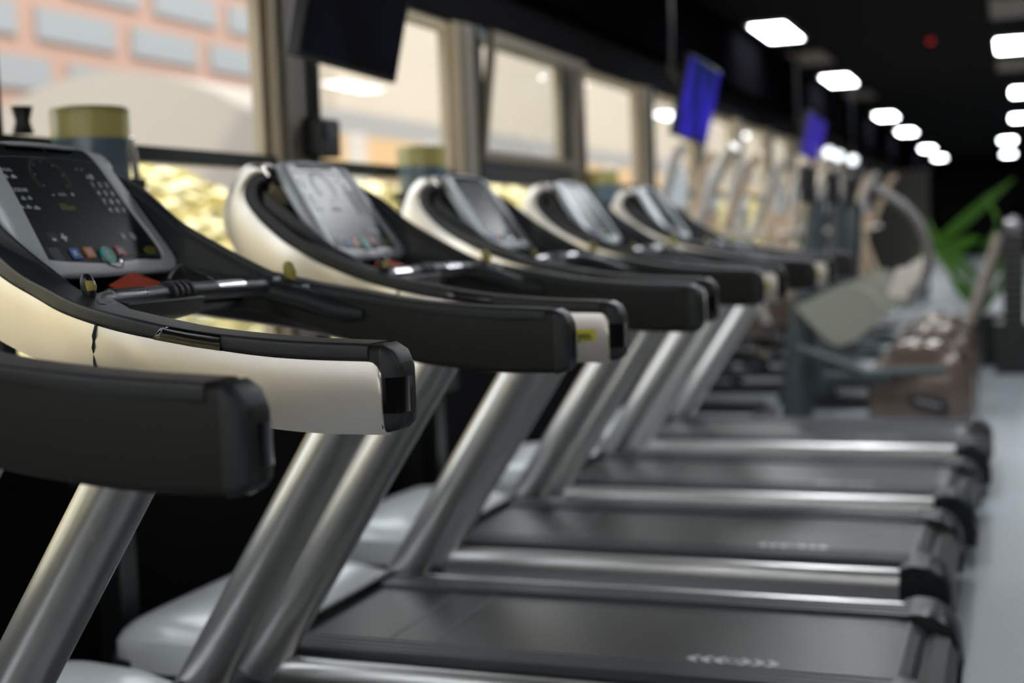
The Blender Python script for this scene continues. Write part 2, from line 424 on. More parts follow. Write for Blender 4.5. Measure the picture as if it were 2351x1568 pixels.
    for i in range(3): box(b, (-.045+.001*i, .153+i*.0056, .0036), (.001-(i == 2)*.022, .1565+i*.0056, .0044), UVM)
    obj('green_print', b, GREENP, panel, smooth=False)
    b = bmesh.new(); P = [(.163+.020*math.cos(a), .047+.009*math.sin(a)) for a in [2*math.pi*k/24 for k in range(24)]]
    Q = [(.163+.0165*math.cos(a), .047+.006*math.sin(a)) for a in [2*math.pi*k/24 for k in range(24)]]
    loft(b, [[uvp(u, v, .0040) for u, v in P], [uvp(u, v, .0046) for u, v in P], [uvp(u, v, .0046) for u, v in Q], [uvp(u, v, .0040) for u, v in Q]], caps=False)
    box(b, (.150, .0455, .0036), (.176, .0485, .0046), UVM)
    obj('badge', b, YEL, panel, smooth=False)
    # keys
    for r in range(4):
        for c in range(3):
            u = .104+c*.0235+r*.002; v = .218-r*.0222
            b = bmesh.new(); prism(b, rrect(.0095, .009, .003, 3), lambda x, y: uvp(u+x, v+y, .003), lambda x, y: uvp(u+x, v+y, .0055))
            k = obj('key', b, HOOD, panel, smooth=False)
            b = bmesh.new(); text_bm(b, ('123', '456', '789', '<0>')[r][c], .016, UVM @ Matrix.Translation((u, v, .0058)), .0006); obj('digit', b, WHITE, k, smooth=False)
    for u, v in ((-.122, .085), (-.090, .085), (.101, .085), (.134, .085)):
        b = bmesh.new(); prism(b, rrect(.013, .012, .003, 3), lambda x, y: uvp(u+x, v+y, .003), lambda x, y: uvp(u+x, v+y, .0041)); obj('key', b, BLACK, panel, smooth=False)
    # coloured buttons
    for u, v, m, nm in ((-.087, .045, BLUE, 'blue'), (-.042, .046, ORANGE, 'orange'), (.060, .046, RED, 'red')):
        b = bmesh.new(); prism(b, rrect(.0135, .0125, .002, 3), lambda x, y: uvp(u+x, v+y, .003), lambda x, y: uvp(u+x, v+y, .0062))
        k = obj('button', b, m, panel, smooth=False); k['label'] = nm+' button'
        b = bmesh.new(); 
        for j in range(3): box(b, (u-.007, v-.005+j*.004, .006), (u+.005-.003*(j % 2), v-.0028+j*.004, .0068), UVM)
        obj('symbol', b, WHITE, k, smooth=False)
    b = bmesh.new(); P = [(.008+.019*math.cos(a), .037+.0205*math.sin(a)) for a in [2*math.pi*k/32 for k in range(32)]]
    prism(b, P, lambda x, y: uvp(x, y, .003), lambda x, y: uvp(x, y, .0085)); k = obj('button', b, TEAL, panel, smooth=False); k['label'] = 'round teal start button'
    b = bmesh.new(); 
    for j in range(3): box(b, (.000, .030+j*.006, .0086), (.015-.002*j, .0325+j*.006, .0092), UVM)
    obj('symbol', b, WHITE, k, smooth=False)
    return house
def treadmill():
    root = thing('treadmill', '', 'treadmill', group=None)
    cores = {s: arm_parts(root, s) for s in (-1, 1)}
    console(root)
    # dark hood walls between console and arms
    for s in (-1, 1):
        b = bmesh.new(); rings = []
        top = cm([(-1.045, .215, 1.470), (-1.03, .245, 1.473), (-.939, .300, 1.425), (-.848, .340, 1.352), (-.717, .378, 1.262), (-.60, .395, 1.196)], 24)
        bot = cm([(-1.05, .18, 1.20), (-1.03, .20, 1.18), (-.94, .255, 1.165), (-.85, .30, 1.16), (-.73, .345, 1.16), (-.60, .375, 1.165)], 24)
        for p, q in zip(top, bot):
            zt = p[2] if s > 0 else min(p[2], np.interp(p[0], [-1.045, -.95, -.85, -.717, -.60], [1.44, 1.365, 1.29, 1.235, 1.196]))
            yt = p[1]
            r = []
            for u in (0, .04, .2, .5, .8, 1):
                x = p[0]+(q[0]-p[0])*u; y = max(min(yt+(q[1]-yt)*u - .02*math.sin(math.pi*u), yo(x)-.030), .238); z = zt+(q[2]-zt)*u
                r.append((x, s*y, z))
            r2 = [(x, y+s*.006, z) for x, y, z in reversed(r)]
            rings.append(r+r2)
        loft(b, rings); hd = obj('console_cowl', b, HOOD, root)
        if s > 0:
            b = bmesh.new(); tube(b, [(p[0]+.004, max(min(p[1], yo(p[0])-.032), .238)-.003, p[2]-.022) for p in top[3:-2]], .0035, 6); obj('cowl_trim', b, RAIL, hd)
    # tray with things, black body
    b = bmesh.new()
    prof = [(-.735, 1.195), (-.74, 1.172), (-.80, 1.158), (-.95, 1.165), (-1.06, 1.20), (-1.10, 1.27), (-1.09, 1.36), (-1.05, 1.40), (-1.03, 1.36), (-1.03, 1.27), (-.98, 1.205), (-.85, 1.185), (-.76, 1.19)]
    P = cm(prof+[prof[0]], 60)[:-1]
    loft(b, [[(p[0], math.copysign(min(abs(y), yo(p[0])-.022), y), p[1]) for p in P] for y in (-.29, -.15, 0, .15, .29)]); tray = obj('tray', b, BLACK, root)
    # crossbar with pulse sensors
    b = bmesh.new(); tube(b, [(-.60, -.385, 1.185), (-.655, -.33, 1.200), (-.676, -.28, 1.206), (-.68, 0, 1.210), (-.676, .28, 1.206), (-.655, .33, 1.200), (-.60, .385, 1.185)], [.024, .020, .018, .019, .018, .020, .024], 16)
    bar = obj('crossbar', b, HOOD, root)
    for y0, y1 in ((-.255, -.158), (.085, .188)):
        b = bmesh.new()
        rings = []
        for y in (y0, y1):
            rings.append([(-.679+rr*math.cos(a), y, 1.207+rr*math.sin(a)) for rr, a in [(.0205, math.radians(t)) for t in range(20, 161, 14)]+[(.017, math.radians(t)) for t in range(160, 19, -14)]])
        loft(b, rings); obj('pulse_sensor', b, CHROME, bar)
        b = bmesh.new()
        for a in (70, 105): 
            ang = math.radians(a); tube(b, [(-.679+.0205*math.cos(ang), y0-.001, 1.207+.0205*math.sin(ang)), (-.679+.0205*math.cos(ang), y1+.001, 1.207+.0205*math.sin(ang))], .0014, 6)
        obj('sensor_slot', b, BLACK, bar)
    for y in (-.075, -.055, -.035, -.015):
        b = bmesh.new(); tube(b, [(-.68, y-.0065, 1.208), (-.68, y-.003, 1.208), (-.68, y+.003, 1.208), (-.68, y+.0065, 1.208)], [.022, .0265, .0265, .022], 18); obj('cable_collar', b, RUBBER, bar)
    b = bmesh.new(); loft(b, [[(x, y, z) for x, z in ((-.64, 1.200), (-.655, 1.168), (-.74, 1.150), (-.80, 1.17), (-.78, 1.20), (-.70, 1.215))] for y in (-.26, -.245, -.03, .0)])
    obj('bar_bracket', b, BLACK, bar, bevel=.004)
    # control joysticks on the arms
    for s in (-1, 1):
        y = s*.352 if s > 0 else -.350
        b = bmesh.new(); tube(b, [(-.652, y, 1.195), (-.650, y, 1.208), (-.648, y, 1.214), (-.648, y, 1.222)], [.020, .018, .010, .009], 16); jb = obj('joystick', b, BLACK, root)
        b = bmesh.new()
        rings = []
        for z, a_, b_ in ((1.214, .008, .009), (1.222, .012, .011), (1.234, .0145, .012), (1.246, .0135, .011), (1.255, .010, .009), (1.259, .005, .005)):
            rings.append([(-.650+(1.235-z)*.15+a_*math.cos(t), y+b_*math.sin(t), z) for t in [2*math.pi*k/16 for k in range(16)]])
        loft(b, rings); kn = obj('joystick_knob', b, BLACK if s < 0 else YELK, jb)
        b = bmesh.new()
        rings = []
        for z, a_ in ((1.218, .004), (1.226, .0095), (1.236, .012), (1.246, .0105), (1.254, .005)):
            cx = -.650+(1.235-z)*.15
            rings.append([(cx+.0155*math.cos(t)*(a_/.012), y+.0135*math.sin(t)*(a_/.012), z) for t in [math.radians(d) for d in range(-70, 41, 10)]]+[(cx, y, z)])
        loft(b, rings); obj('knob_inlay', b, YELK, jb)
        b = bmesh.new()
        for sx, sy, sz in ((-.668, .296, 1.2150), (-.668, .326, 1.2235), (-.608, .346, 1.2035)):
            m = Matrix.Translation((sx, s*sy, sz))
            for a in range(3): box(b, (-.008, -.0020, -.006), (.008, .0020, .0030), m @ Matrix.Rotation(a*math.pi/3, 4, 'Z'))
        obj('joystick_symbol', b, WHITE, jb, smooth=False)
        # pod the stick sits on
        b = bmesh.new(); rings = []
        for x, z, hw, hh in ((-.76, 1.226, .006, .006), (-.72, 1.226, .024, .014), (-.66, 1.209, .034, .020), (-.60, 1.190, .032, .022), (-.53, 1.160, .018, .02), (-.48, 1.150, .004, .01)):
            yc = s*(yo(x)-.052)
            rings.append([(x, yc+a, z-.012+c) for a, c in rrect(hw, hh, min(hw, hh)*.9, 4)])
        loft(b, rings); obj('control_pod', b, HOOD, root)
    # uprights
    for s in (-1, 1):
        b = bmesh.new(); tube(b, [(-1.075, s*.430, .115), (-.56+.655*-.45, s*.424, .45), (-.56, s*.416, .9), (-.46, s*.415, 1.05)], .060, 32); obj('upright', b, SILVER2, root)
        b = bmesh.new(); tube(b, [(-1.10, s*.430, .095), (-1.035, s*.430, .175), (-1.02, s*.430, .20)], [.075, .072, .064], 28); obj('upright_boot', b, RAIL, root)
    # deck: rails, belt, motor cover, roller cover, base
    b = bmesh.new(); 
    prof = rrect(.245, .030, .029, 5)
    pts = []
    top = .238; 
    path = [(-1.02, .236), (-.2, .237), (.52, .237), (.575, .232), (.605, .215), (.615, .195), (.600, .165), (.56, .152), (-.2, .15), (-1.02, .15)]
    P = path
    loft(b, [[(p[0], y, p[1]) for p in P] for y in (-.25, .25)]); belt = obj('belt', b, BELT, root, auto=50)
    for x, zz in ((-.745, .2365), (-.62, .2365), (.560, .2345)): obj('belt_seam', B((x, -.248, zz), (x+.006, .248, zz+.0017)), GREY, belt, smooth=False)
    b = bmesh.new()
    for k in range(3):
        for sg in (-1, 1):
            cx = .175+sg*(.030+k*.033)
            pts = cm([(cx-sg*.010, -.220), (cx+sg*.008, -.195), (cx-sg*.010, -.170)], 9)
            for i in range(8):
                (x0, y0), (x1, y1) = pts[i], pts[i+1]; w0 = .0045+.006*math.sin(math.pi*i/8); w1 = .0045+.006*math.sin(math.pi*(i+1)/8)
                b.faces.new([b.verts.new(q) for q in ((x0-w0, y0, .2378), (x0+w0, y0, .2378), (x1+w1, y1, .2378), (x1-w1, y1, .2378))])
    b.faces.ensure_lookup_table()
    r_ = [[(.175+r*math.cos(a), -.195+r*.9*math.sin(a), .2379) for a in [2*math.pi*k/20 for k in range(20)]] for r in (.019, .013)]
    loft(b, r_, caps=False)
    obj('belt_logo', b, WHITE, belt, smooth=False)
    for s in (-1, 1):
        b = bmesh.new(); loft(b, [[(x, s*y, z) for y, z in ((.256, .20), (.256, .243), (.262, .249), (.275, .250), (.276, .247), (.29, .247), (.291, .250), (.305, .250), (.306, .247), (.32, .247), (.321, .250), (.335, .250), (.336, .247), (.35, .247), (.351, .250), (.362, .250), (.370, .244), (.372, .20))] for x in (-1.02, .57)])
        fr = obj('foot_rail', b, RAIL, root, auto=30)
        obj('rail_gap', B((-1.03, min(s*.371, s*.412), .15), (.54, max(s*.371, s*.412), .228)), BLACK, root, smooth=False)
        b = bmesh.new(); loft(b, [[(x, s*(y), z) for y, z in ((.404, .130), (.406, .222), (.414, .233), (.430, .237), (.446, .232), (.456, .218), (.459, .19), (.455, .15), (.445, .125))] for x in (-1.04, .535)])
        obj('side_rail', b, SILVER2, root, auto=50)
        b = bmesh.new(); rings = []
        for x, zt in ((.535, .242), (.57, .252), (.62, .248), (.66, .225), (.685, .18), (.690, .12), (.68, .09)):
            rings.append([(x, s*.254, .06), (x, s*.254, zt-.006), (x, s*.262, zt), (x, s*.445, zt), (x, s*.462, zt-.02), (x, s*.462, .06)])
        loft(b, rings); obj('rear_cap', b, CAPP, root)
        b = bmesh.new(); tube(b, [(.60, s*.38, .05), (.60, s*.41, .05)], .045, 20); obj('rear_wheel', b, RUBBER, root)
    b = bmesh.new(); loft(b, [[(x, y, z) for x, z in ((.60, .235-.03), (.63, .215), (.665, .20), (.685, .16), (.68, .10), (.62, .09), (.618, .20))] for y in (-.255, .255)])
    obj('roller_guard', b, BLACK, root)
    obj('base_frame', B((-1.5, -.435, .045), (.56, .435, .145)), BLACK, root, smooth=False, bevel=.01)
    for x in (-1.35, -.1):
        for y in (-.36, .36):
            b = bmesh.new(); tube(b, [(x, y, 0), (x, y, .05)], .03, 16); obj('foot', b, RUBBER, root)
    b = bmesh.new(); rings = []
    for x, zt, hw in ((-1.02, .262, .400), (-1.03, .268, .408), (-1.15, .292, .430), (-1.30, .300, .438), (-1.42, .292, .430), (-1.48, .270, .405), (-1.505, .235, .36), (-1.51, .21, .34)):
        r = [(x, hw*math.cos(a) if abs(math.cos(a)) < .98 else hw*math.copysign(1, math.cos(a)), .20+(zt-.20)*(1-(1-max(0, math.sin(a)))**3)) for a in [math.pi*k/16 for k in range(17)]]
        rings.append(r+[(x, -hw, .16), (x, hw, .16)])
    loft(b, rings); mc = obj('motor_cover', b, COVER, root, auto=50)
    b = bmesh.new(); prism(b, rrect(.25, .43, .08, 6), lambda x, y: (-1.27+x, y, .135), lambda x, y: (-1.27+x, y, .185)); obj('motor_cover_skirt', b, HOOD, mc)
    b = bmesh.new(); box(b, (-1.025, -.40, .235), (-1.008, .40, .262)); obj('cover_lip', b, BLACK, mc, smooth=False)
    return root
proto = treadmill()
index_kids()
TL = ['treadmill nearest the camera, only its dark inner handrail showing at lower left',
      'treadmill in sharp focus with silver handrail and red booklet in its tray, second from camera',
      'treadmill whose silver arched console is clearest, third from the camera, belt marked with arrows',
      'treadmill fourth from the camera, behind the one whose belt arrows show clearly',
      'treadmill fifth from the camera, with a pale reflection across its console',
      'farthest treadmill of the row, beside the brown rounded machine']
MILLS = []
for i in range(6):
    o = proto if i == 0 else copy_tree(proto)
    o.location = (TX+DX[i], 1.0164+1.2*i+DY[i], 0)
    o['label'] = TL[i]; o['group'] = 'treadmills in a row along the windows'
    MILLS.append(o)
# brand sticker on three handrails
for i, x in ((2, -.075), (4, -.075), (5, -.075)):
    b = bmesh.new(); y = -(yo(x)+.037+.0082)
    box(b, (x-.20, y-.0006, 1.050), (x+.006, y+.0015, 1.078)); box(b, (x-.062, y-.0006, 1.041), (x-.046, y+.0015, 1.051))
    st = obj('sticker', b, STICK, MILLS[i], smooth=False)
    b = bmesh.new(); text_bm(b, 'TECHNOGym', .026, Matrix.Translation((x-.004, y-.0012, 1.062)) @ Matrix.Rotation(math.pi/2, 4, 'X'), .0008, 'RIGHT'); obj('lettering', b, BLACK, st, smooth=False)
def mt(i, x, y, z): return (TX+DX[i]+x, 1.0164+1.2*i+DY[i]+y, z)
# items in trays
def tray_item(i, label):
    p = mt(i, -.79, .0, 1.210)
    t = thing('booklet', label, 'book', p, group='red booklets in treadmill trays')
    m = Matrix.Rotation(math.radians(24), 4, 'Y') @ Matrix.Rotation(.35, 4, 'Z')
    obj('cover', B((-.05, -.075, .010), (.05, .075, .013), m), BOOK, t, smooth=False)
    obj('pages', B((-.048, -.073, .001), (.049, .073, .010), m), HOOD, t, smooth=False)
tray_item(1, 'red covered booklet lying in the tray of the second treadmill from the camera')
tray_item(2, 'red covered booklet lying in the tray of the third treadmill from the camera')
b = bmesh.new(); P = cm([mt(1, -.69, -.05, 1.235), mt(1, -.72, .00, 1.245), mt(1, -.73, .05, 1.262), mt(1, -.71, .08, 1.245), mt(1, -.70, .12, 1.228)], 24)
tube(b, P, .0035, 8); tag(obj('cable', b, RUBBER), 'black cable looped over the crossbar of the second treadmill', 'cable')

# ------------------------------------------------------------------ hanging screens
def screen(name, label, px0, y0, y1, zt, zb, tilt, m, bracket=True):
    yc = (y0+y1)/2; W = y1-y0; Hh = (zt-zb)
    t = thing(name, label, 'screen', (px0, yc, zb), group='hanging screens along the window side')
    M = Matrix.Rotation(-.03, 4, 'X') @ Matrix.Rotation(tilt, 4, 'Y')
    c = obj('casing', B((-.05, -W/2, 0), (-.002, W/2, Hh), M), BLACK, t, smooth=False, bevel=.006)
    obj('display', B((-.003, -W/2+.015, .02), (.001, W/2-.015, Hh-.015), M), m, t, smooth=False)
    if bracket:
        b = bmesh.new(); tube(b, [M @ Vector((-.06, -.05, Hh*.6)), (-.12, -.05, Hh*.9), (-.12, -.05, ZC-zb-.001)], .02, 10); box(b, (-.09, -.16, Hh*.35), (-.05, .16, Hh*.65), M); obj('ceiling_bracket', b, BLACK, t)
    return t
def scr_mat(name, a, bb, es):
    m = bpy.data.materials.new(name); m.use_nodes = True; nt = m.node_tree; p = nt.nodes['Principled BSDF']
    p.inputs['Base Color'].default_value = (.006, .005, .005, 1); p.inputs['Roughness'].default_value = .12
    tc = nt.nodes.new('ShaderNodeTexCoord'); n = nt.nodes.new('ShaderNodeTexNoise'); n.inputs['Scale'].default_value = 3
    cr = nt.nodes.new('ShaderNodeValToRGB'); cr.color_ramp.elements[0].color = (*a, 1); cr.color_ramp.elements[1].color = (*bb, 1)
    cr.color_ramp.elements[0].position = .4; cr.color_ramp.elements[1].position = .62
    nt.links.new(tc.outputs['Object'], n.inputs['Vector']); nt.links.new(n.outputs['Fac'], cr.inputs['Fac'])
    nt.links.new(cr.outputs['Color'], p.inputs['Emission Color']); p.inputs['Emission Strength'].default_value = es
    return m
SC1 = scr_mat('screen_dim', (.0015, .001, .001), (.002, .003, .006), 1); SC2 = scr_mat('screen_blue', (.004, .012, .05), (.03, .02, .42), 1); SC3 = scr_mat('screen_violet', (.02, .02, .2), (.05, .03, .38), 1)
screen('wall_screen', 'dark hanging screen in front of the first window post, tilted down', -2.10, 3.79, 4.50, 2.38, 1.87, .22, SC1)
screen('wall_screen', 'blue hanging screen, middle one of the three along the windows', -2.10, 8.80, 9.75, 2.44, 1.90, .22, SC2)
screen('wall_screen', 'violet blue hanging screen, farthest of the three', -2.10, 14.4, 15.7, 2.46, 2.0, .22, SC3)

# ------------------------------------------------------------------ hopper sash, sill items
hp = thing('open_window_sash', 'tilted open window sash in a dark frame behind the third console', 'window', (-2.57, 7.26, 1.69))
M = Matrix.Rotation(.13, 4, 'Y')
b = bmesh.new()
for a, c in (((-.02, -.78, 0), (.02, .78, .05)), ((-.02, -.78, .60), (.02, .78, .65)), ((-.02, -.78, .05), (.02, -.73, .60)), ((-.02, .73, .05), (.02, .78, .60))): box(b, a, c, M)
obj('sash_frame', b, mat('sash_brown', (.20, .16, .12), .5), hp, smooth=False)
obj('sash_pane', B((-.003, -.73, .05), (.003, .73, .60), M), WG, hp, smooth=False)
b = bmesh.new()
for a, c in (((-2.599, 6.505, 1.58), (-2.56, 8.0, 1.69)), ((-2.599, 6.505, 1.69), (-2.57, 6.56, 2.355)), ((-2.599, 7.95, 1.69), (-2.57, 8.0, 2.355)), ((-2.599, 6.56, 2.30), (-2.57, 7.95, 2.355))): box(b, a, c)
struct('trim_4', b, FRAME, smooth=False)
DRUM = mat('drum_yellow_green', (.58, .52, .20), .25, trans=.35); DRUMB = mat('drum_blue_grey', (.14, .20, .24), .22, coat=.4)
def drum(x, y, z0, label, r=.108, h=.20):
    t = thing('drum_container', label, 'container', (x, y, 0), group='drums on black stands by the windows')
    b = bmesh.new(); tube(b, [(0, 0, z0), (0, 0, z0+h*.56)], [r*.95, r], 40, caps=True)
    obj('lower_drum', b, DRUMB, t)
    b = bmesh.new(); R = []
    for rr, z in ((r, z0+h*.56), (r*1.01, z0+h*.97), (r*.97, z0+h), (r*.6, z0+h+.004), (.02, z0+h+.005)):
        R.append([(rr*math.cos(a), rr*math.sin(a), z) for a in [2*math.pi*k/40 for k in range(40)]])
    loft(b, R); obj('lid', b, DRUM, t)
    b = bmesh.new(); box(b, (-.08, -.09, .62), (.09, .09, z0-.03)); box(b, (-.10, -.11, z0-.031), (.10, .11, z0)); box(b, (-.04, -.04, 0), (.04, .04, .62)); obj('stand', b, BLACK, t, smooth=False)
    b = bmesh.new(); tube(b, [(.06, r*.9, z0+h*.6), (.05, r+.02, z0+.05), (.05, r+.03, z0-.02)], .012, 10); obj('handle', b, SILVER, t)
    return t
drum(-2.46, 3.21, 1.50, 'yellow green drum with blue grey lower half, behind the nearest visible console')
drum(-2.46, 5.50, 1.50, 'yellow green drum on a black stand, between the second and third silver arches')
drum(-2.46, 8.27, 1.48, 'yellow green drum on a black stand below the open window sash, farthest of the three')
bx = thing('control_box', 'small black box with a round grey dial on the window rail by the first post', 'box', (XW+.05, 4.72, 1.626))
obj('case', B((-.03, -.08, 0), (.06, .08, .15)), BLACK, bx, smooth=False, bevel=.01)
b = bmesh.new(); tube(b, [(.06, -.01, .10), (.068, -.01, .10)], .035, 20); obj('dial', b, RAIL, bx)
b = bmesh.new(); tube(b, [(XW+.05, 4.73, 1.776), (XW+.055, 4.735, 2.62)], .012, 10); tag(obj('conduit', b, BLACK), 'black cable conduit rising from the small black box beside the first window post', 'conduit')
b = bmesh.new(); tube(b, [(XW+.04, 3.05, 1.626), (XW+.04, 3.05, 1.66), (XW+.04, 3.05, 1.70)], [.03, .02, .03], 14); tag(obj('window_handle', b, BLACK), 'small black handle on the window rail left of the nearest drum', 'handle')

# ------------------------------------------------------------------ ceiling lights
lp = light_panel(); index_kids()
ROW = [(-2.18+.0, 13.5), (-2.18, 18.5), (-2.18, 25.4), (-2.18, 30.3), (-2.2, 38.0), (-2.2, 43.9)]
ROWR = [(-.02, 8.0), (-.02, 16.1), (.12, 22.2), (.1, 28.0), (-.18, 35.9), (-.2, 43.8)]
names = ['nearest bright panel', 'second bright panel', 'third bright panel', 'fourth bright panel', 'fifth bright panel', 'farthest bright panel']
first = True
for j, (row, side) in enumerate(((ROW, 'left row of ceiling lights'), (ROWR, 'right row of ceiling lights'))):
    for k, (x, y) in enumerate(row):
        o = lp if first else copy_tree(lp); first = False
        o.location = (x, y, ZC-.0005); o['label'] = names[k]+' in the '+side; o['group'] = 'rectangular ceiling lights'
        if j == 1 and k == 0: o['label'] = 'ceiling light panel above the aisle just out of view, first of the right row'
for x, y in ((-1.1, 6.4), (-1.1, 10.6), (-2.18, -1.5), (2.3, 1.5), (2.3, 8), (2.3, 15)):  # unseen panels added for console reflections and room light
    o = copy_tree(lp); o.location = (x, y, ZC-.0005); o['label'] = 'added ceiling light panel outside the picture'; o['group'] = 'added ceiling lights outside the picture'
TILE = mat('tan_tile', (.33, .27, .21), .5)
for k, (x, y) in enumerate(((-2.18, 15.9), (-2.18, 21.0), (-.02, 13.3), (-.02, 18.3), (-2.18, 9.4))):
    b = B((x-.19, y-.6, ZC-.02), (x+.19, y+.6, ZC-.0005))
    tag(obj('ceiling_panel', b, TILE, smooth=False), ('unlit tan ceiling panel just past the nearest bright panel of the left row', 'unlit dim panel past the second bright panel of the left row', 'unlit tan ceiling panel in front of the nearest bright panel at upper right', 'unlit dim ceiling panel past the nearest bright panel at upper right', 'unlit tan ceiling panel at the top edge, left of the nearest bright panel')[k], 'ceiling panel', 'unlit ceiling panels')
t = thing('alarm_sensor', 'small sensor glowing red on the dark ceiling', 'sensor', (-.823, 14.99, ZC))
b = bmesh.new(); tube(b, [(0, 0, -.0005), (0, 0, -.03), (0, 0, -.04)], [.06, .055, .03], 20); obj('sensor_body', b, BLACK, t)
b = bmesh.new(); ico(b, (0, -.03, -.045), .03, 2); obj('indicator', b, mat('red_led', (.3, 0, 0), .4, emit=(1, .02, .01), es=.35), t)

# ------------------------------------------------------------------ machines beyond the treadmills
BROWN = mat('brown_gloss', (.17, .125, .10), .22, .35, coat=.6)
OLIVE = mat('olive_grey', (.33, .33, .27), .45); ARCH = mat('arch_grey', (.20, .185, .18), .35, .3); TEALD = mat('dark_teal', (.045, .06, .065), .4)
def crosstrainer(x, y, label, ring=True):
    t = thing('cross_trainer', label, 'exercise machine', (x, y, 0), group='cross trainers beyond the treadmills')
    b = bmesh.new(); rings = []
    prof = [( .30*math.cos(a), .30+.29*math.sin(a)) for a in [math.pi*k/18 for k in range(19)]]+[(-.30, .03), (.30, .03)]
    for yy, sc in ((-.20, .90), (-.185, .97), (-.15, 1), (.15, 1), (.185, .97), (.20, .90)):
        rings.append([(px*sc, yy, .30+(pz-.30)*sc) for px, pz in prof])
    loft(b, rings); h = obj('flywheel_housing', b, BROWN, t, auto=40)
    b = bmesh.new(); prism(b, rrect(.11, .045, .03, 5), lambda a, c: (.05+a, -.197, .22+c-.25*a), lambda a, c: (.05+a, -.206, .22+c-.25*a)); k = obj('badge_recess', b, BLACK, h, auto=40)
    b = bmesh.new(); prism(b, rrect(.075, .010, .005, 3), lambda a, c: (.05+a, -.205, .225+c-.25*a), lambda a, c: (.05+a, -.209, .225+c-.25*a)); obj('badge_lettering', b, LF, k, auto=40)
    b = bmesh.new(); box(b, (-.95, -.10, .02), (.25, .10, .10)); box(b, (-.98, -.3, .0), (-.88, .3, .06)); box(b, (.0, -.28, 0), (.1, .28, .05)); obj('base', b, BLACK, t, smooth=False)
    # olive shield
    P = [(-.72, .80), (-.60, .86), (-.42, .93), (-.28, .88), (-.20, .77), (-.28, .66), (-.46, .56), (-.60, .66)]
    P = [tuple(p) for p in cm(P+[P[0]], 41)[:-1]]
    b = bmesh.new(); prism(b, P, lambda a, c: (a, -.16, c), lambda a, c: (a, -.10, c)); obj('front_shield', b, OLIVE, t, auto=40)
    b = bmesh.new(); tube(b, [(-.75, 0, .08), (-.70, 0, .7), (-.62, 0, 1.2), (-.60, 0, 1.45)], [.10, .09, .06, .05], 16); obj('column', b, TEALD, t)
    if ring:
        b = bmesh.new(); P = cm([(-.24, -.16, 1.50), (-.14, -.16, 1.43), (-.02, -.16, 1.32), (.055, -.16, 1.14), (.04, -.16, .96), (-.07, -.16, .79)], 24)
        tube(b, P, .030, 12, ry=.06); obj('curved_arm', b, ARCH, t)
    b = bmesh.new(); P = [(-.12, 1.02), (-.0, 1.04), (-.07, .84), (-.18, .86)]
    prism(b, P, lambda a, c: (a, -.17, c), lambda a, c: (a, -.13, c)); obj('silver_panel', b, SILVER, t, smooth=False)
    b = bmesh.new(); tube(b, [(-.70, -.20, .55), (-.30, -.22, .40), (.15, -.22, .42)], .03, 10); tube(b, [(-.70, .20, .55), (-.30, .22, .34), (.15, .22, .32)], .03, 10); box(b, (-.55, -.28, .36), (-.15, -.15, .40)); obj('pedal_arms', b, TEALD, t)
    b = bmesh.new(); box(b, (-.68, -.17, 1.42), (-.62, .17, 1.66), Matrix.Translation((0, 0, 0))); obj('display_head', b, BLACK, t, smooth=False, bevel=.02)
    return t
crosstrainer(-.54, 8.42, 'nearest cross trainer with glossy brown rounded housing and grey curved arm')
c0 = crosstrainer(-.54, 9.62, 'brown cross trainer directly behind the nearest brown housing', False)
index_kids()
o = copy_tree(c0); o.location = (-.56, 10.82, 0); o['label'] = 'farthest of the three brown cross trainers'
# bikes near the windows
BIKES = [mat('bike_silver', (.52, .49, .45), .4, .5), mat('bike_tan', (.62, .47, .34), .45), mat('bike_dark', (.05, .05, .055), .4)]
def bike(x, y, label, m):
    t = thing('elliptical_trainer', label, 'exercise machine', (x, y, 0), group='elliptical trainers near the windows')
    b = bmesh.new(); box(b, (-.45, -.28, 0), (-.38, .28, .07)); box(b, (.38, -.28, 0), (.45, .28, .07)); box(b, (-.42, -.05, .04), (.42, .05, .12)); obj('base', b, BLACK, t, smooth=False)
    b = bmesh.new(); tube(b, [(-.18, -.09, .42), (-.18, .09, .42)], .25, 28); obj('flywheel', b, BROWN, t)
    b = bmesh.new(); tube(b, [(-.30, 0, .12), (-.20, 0, .8), (-.12, 0, 1.45)], .055, 12); obj('column', b, m, t)
    for s in (-1, 1):
        b = bmesh.new(); tube(b, cm([(.0-.1*s, s*.24, .5), (-.14-.05*s, s*.24, 1.0), (-.10+.08*s, s*.25, 1.40), (.0+.12*s, s*.22, 1.72), (.08+.14*s, s*.16, 1.84)], 16), .035, 10); obj('swing_arm', b, m, t)
        b = bmesh.new(); tube(b, [(-.1*s, s*.22, .5), (.30, s*.20, .30+.06*s)], .03, 10); box(b, (.02, s*.20-.06, .36+.06*s), (.34, s*.20+.06, .40+.06*s)); obj('pedal', b, BLACK, t, smooth=False)
    b = bmesh.new(); box(b, (-.16, -.17, 1.40), (-.11, .17, 1.68)); obj('display', b, BEZEL, t, smooth=False, bevel=.015)
    b = bmesh.new(); tube(b, cm([(.05, -.18, 1.25), (-.10, -.16, 1.22), (-.13, 0, 1.22), (-.10, .16, 1.22), (.05, .18, 1.25)], 14), .02, 10); obj('fixed_handle', b, SILVER, t)
    return t
words = ['silver framed elliptical trainer just beyond the farthest treadmill', 'tan framed elliptical trainer, second in the blurred group by the windows', 'silver framed elliptical trainer, third in the blurred group by the windows', 'tan framed elliptical trainer, fourth in the blurred group', 'silver framed elliptical trainer, fifth in the blurred group', 'dark framed elliptical trainer, sixth in the blurred group', 'silver framed elliptical trainer, last but one in the blurred group', 'tan framed elliptical trainer, farthest in the blurred group']
b0 = bike(-2.0, 9.0, words[0], BIKES[0]); b1 = bike(-2.02, 10.1, words[1], BIKES[1]); b5 = bike(-1.75, 14.6, words[5], BIKES[2])
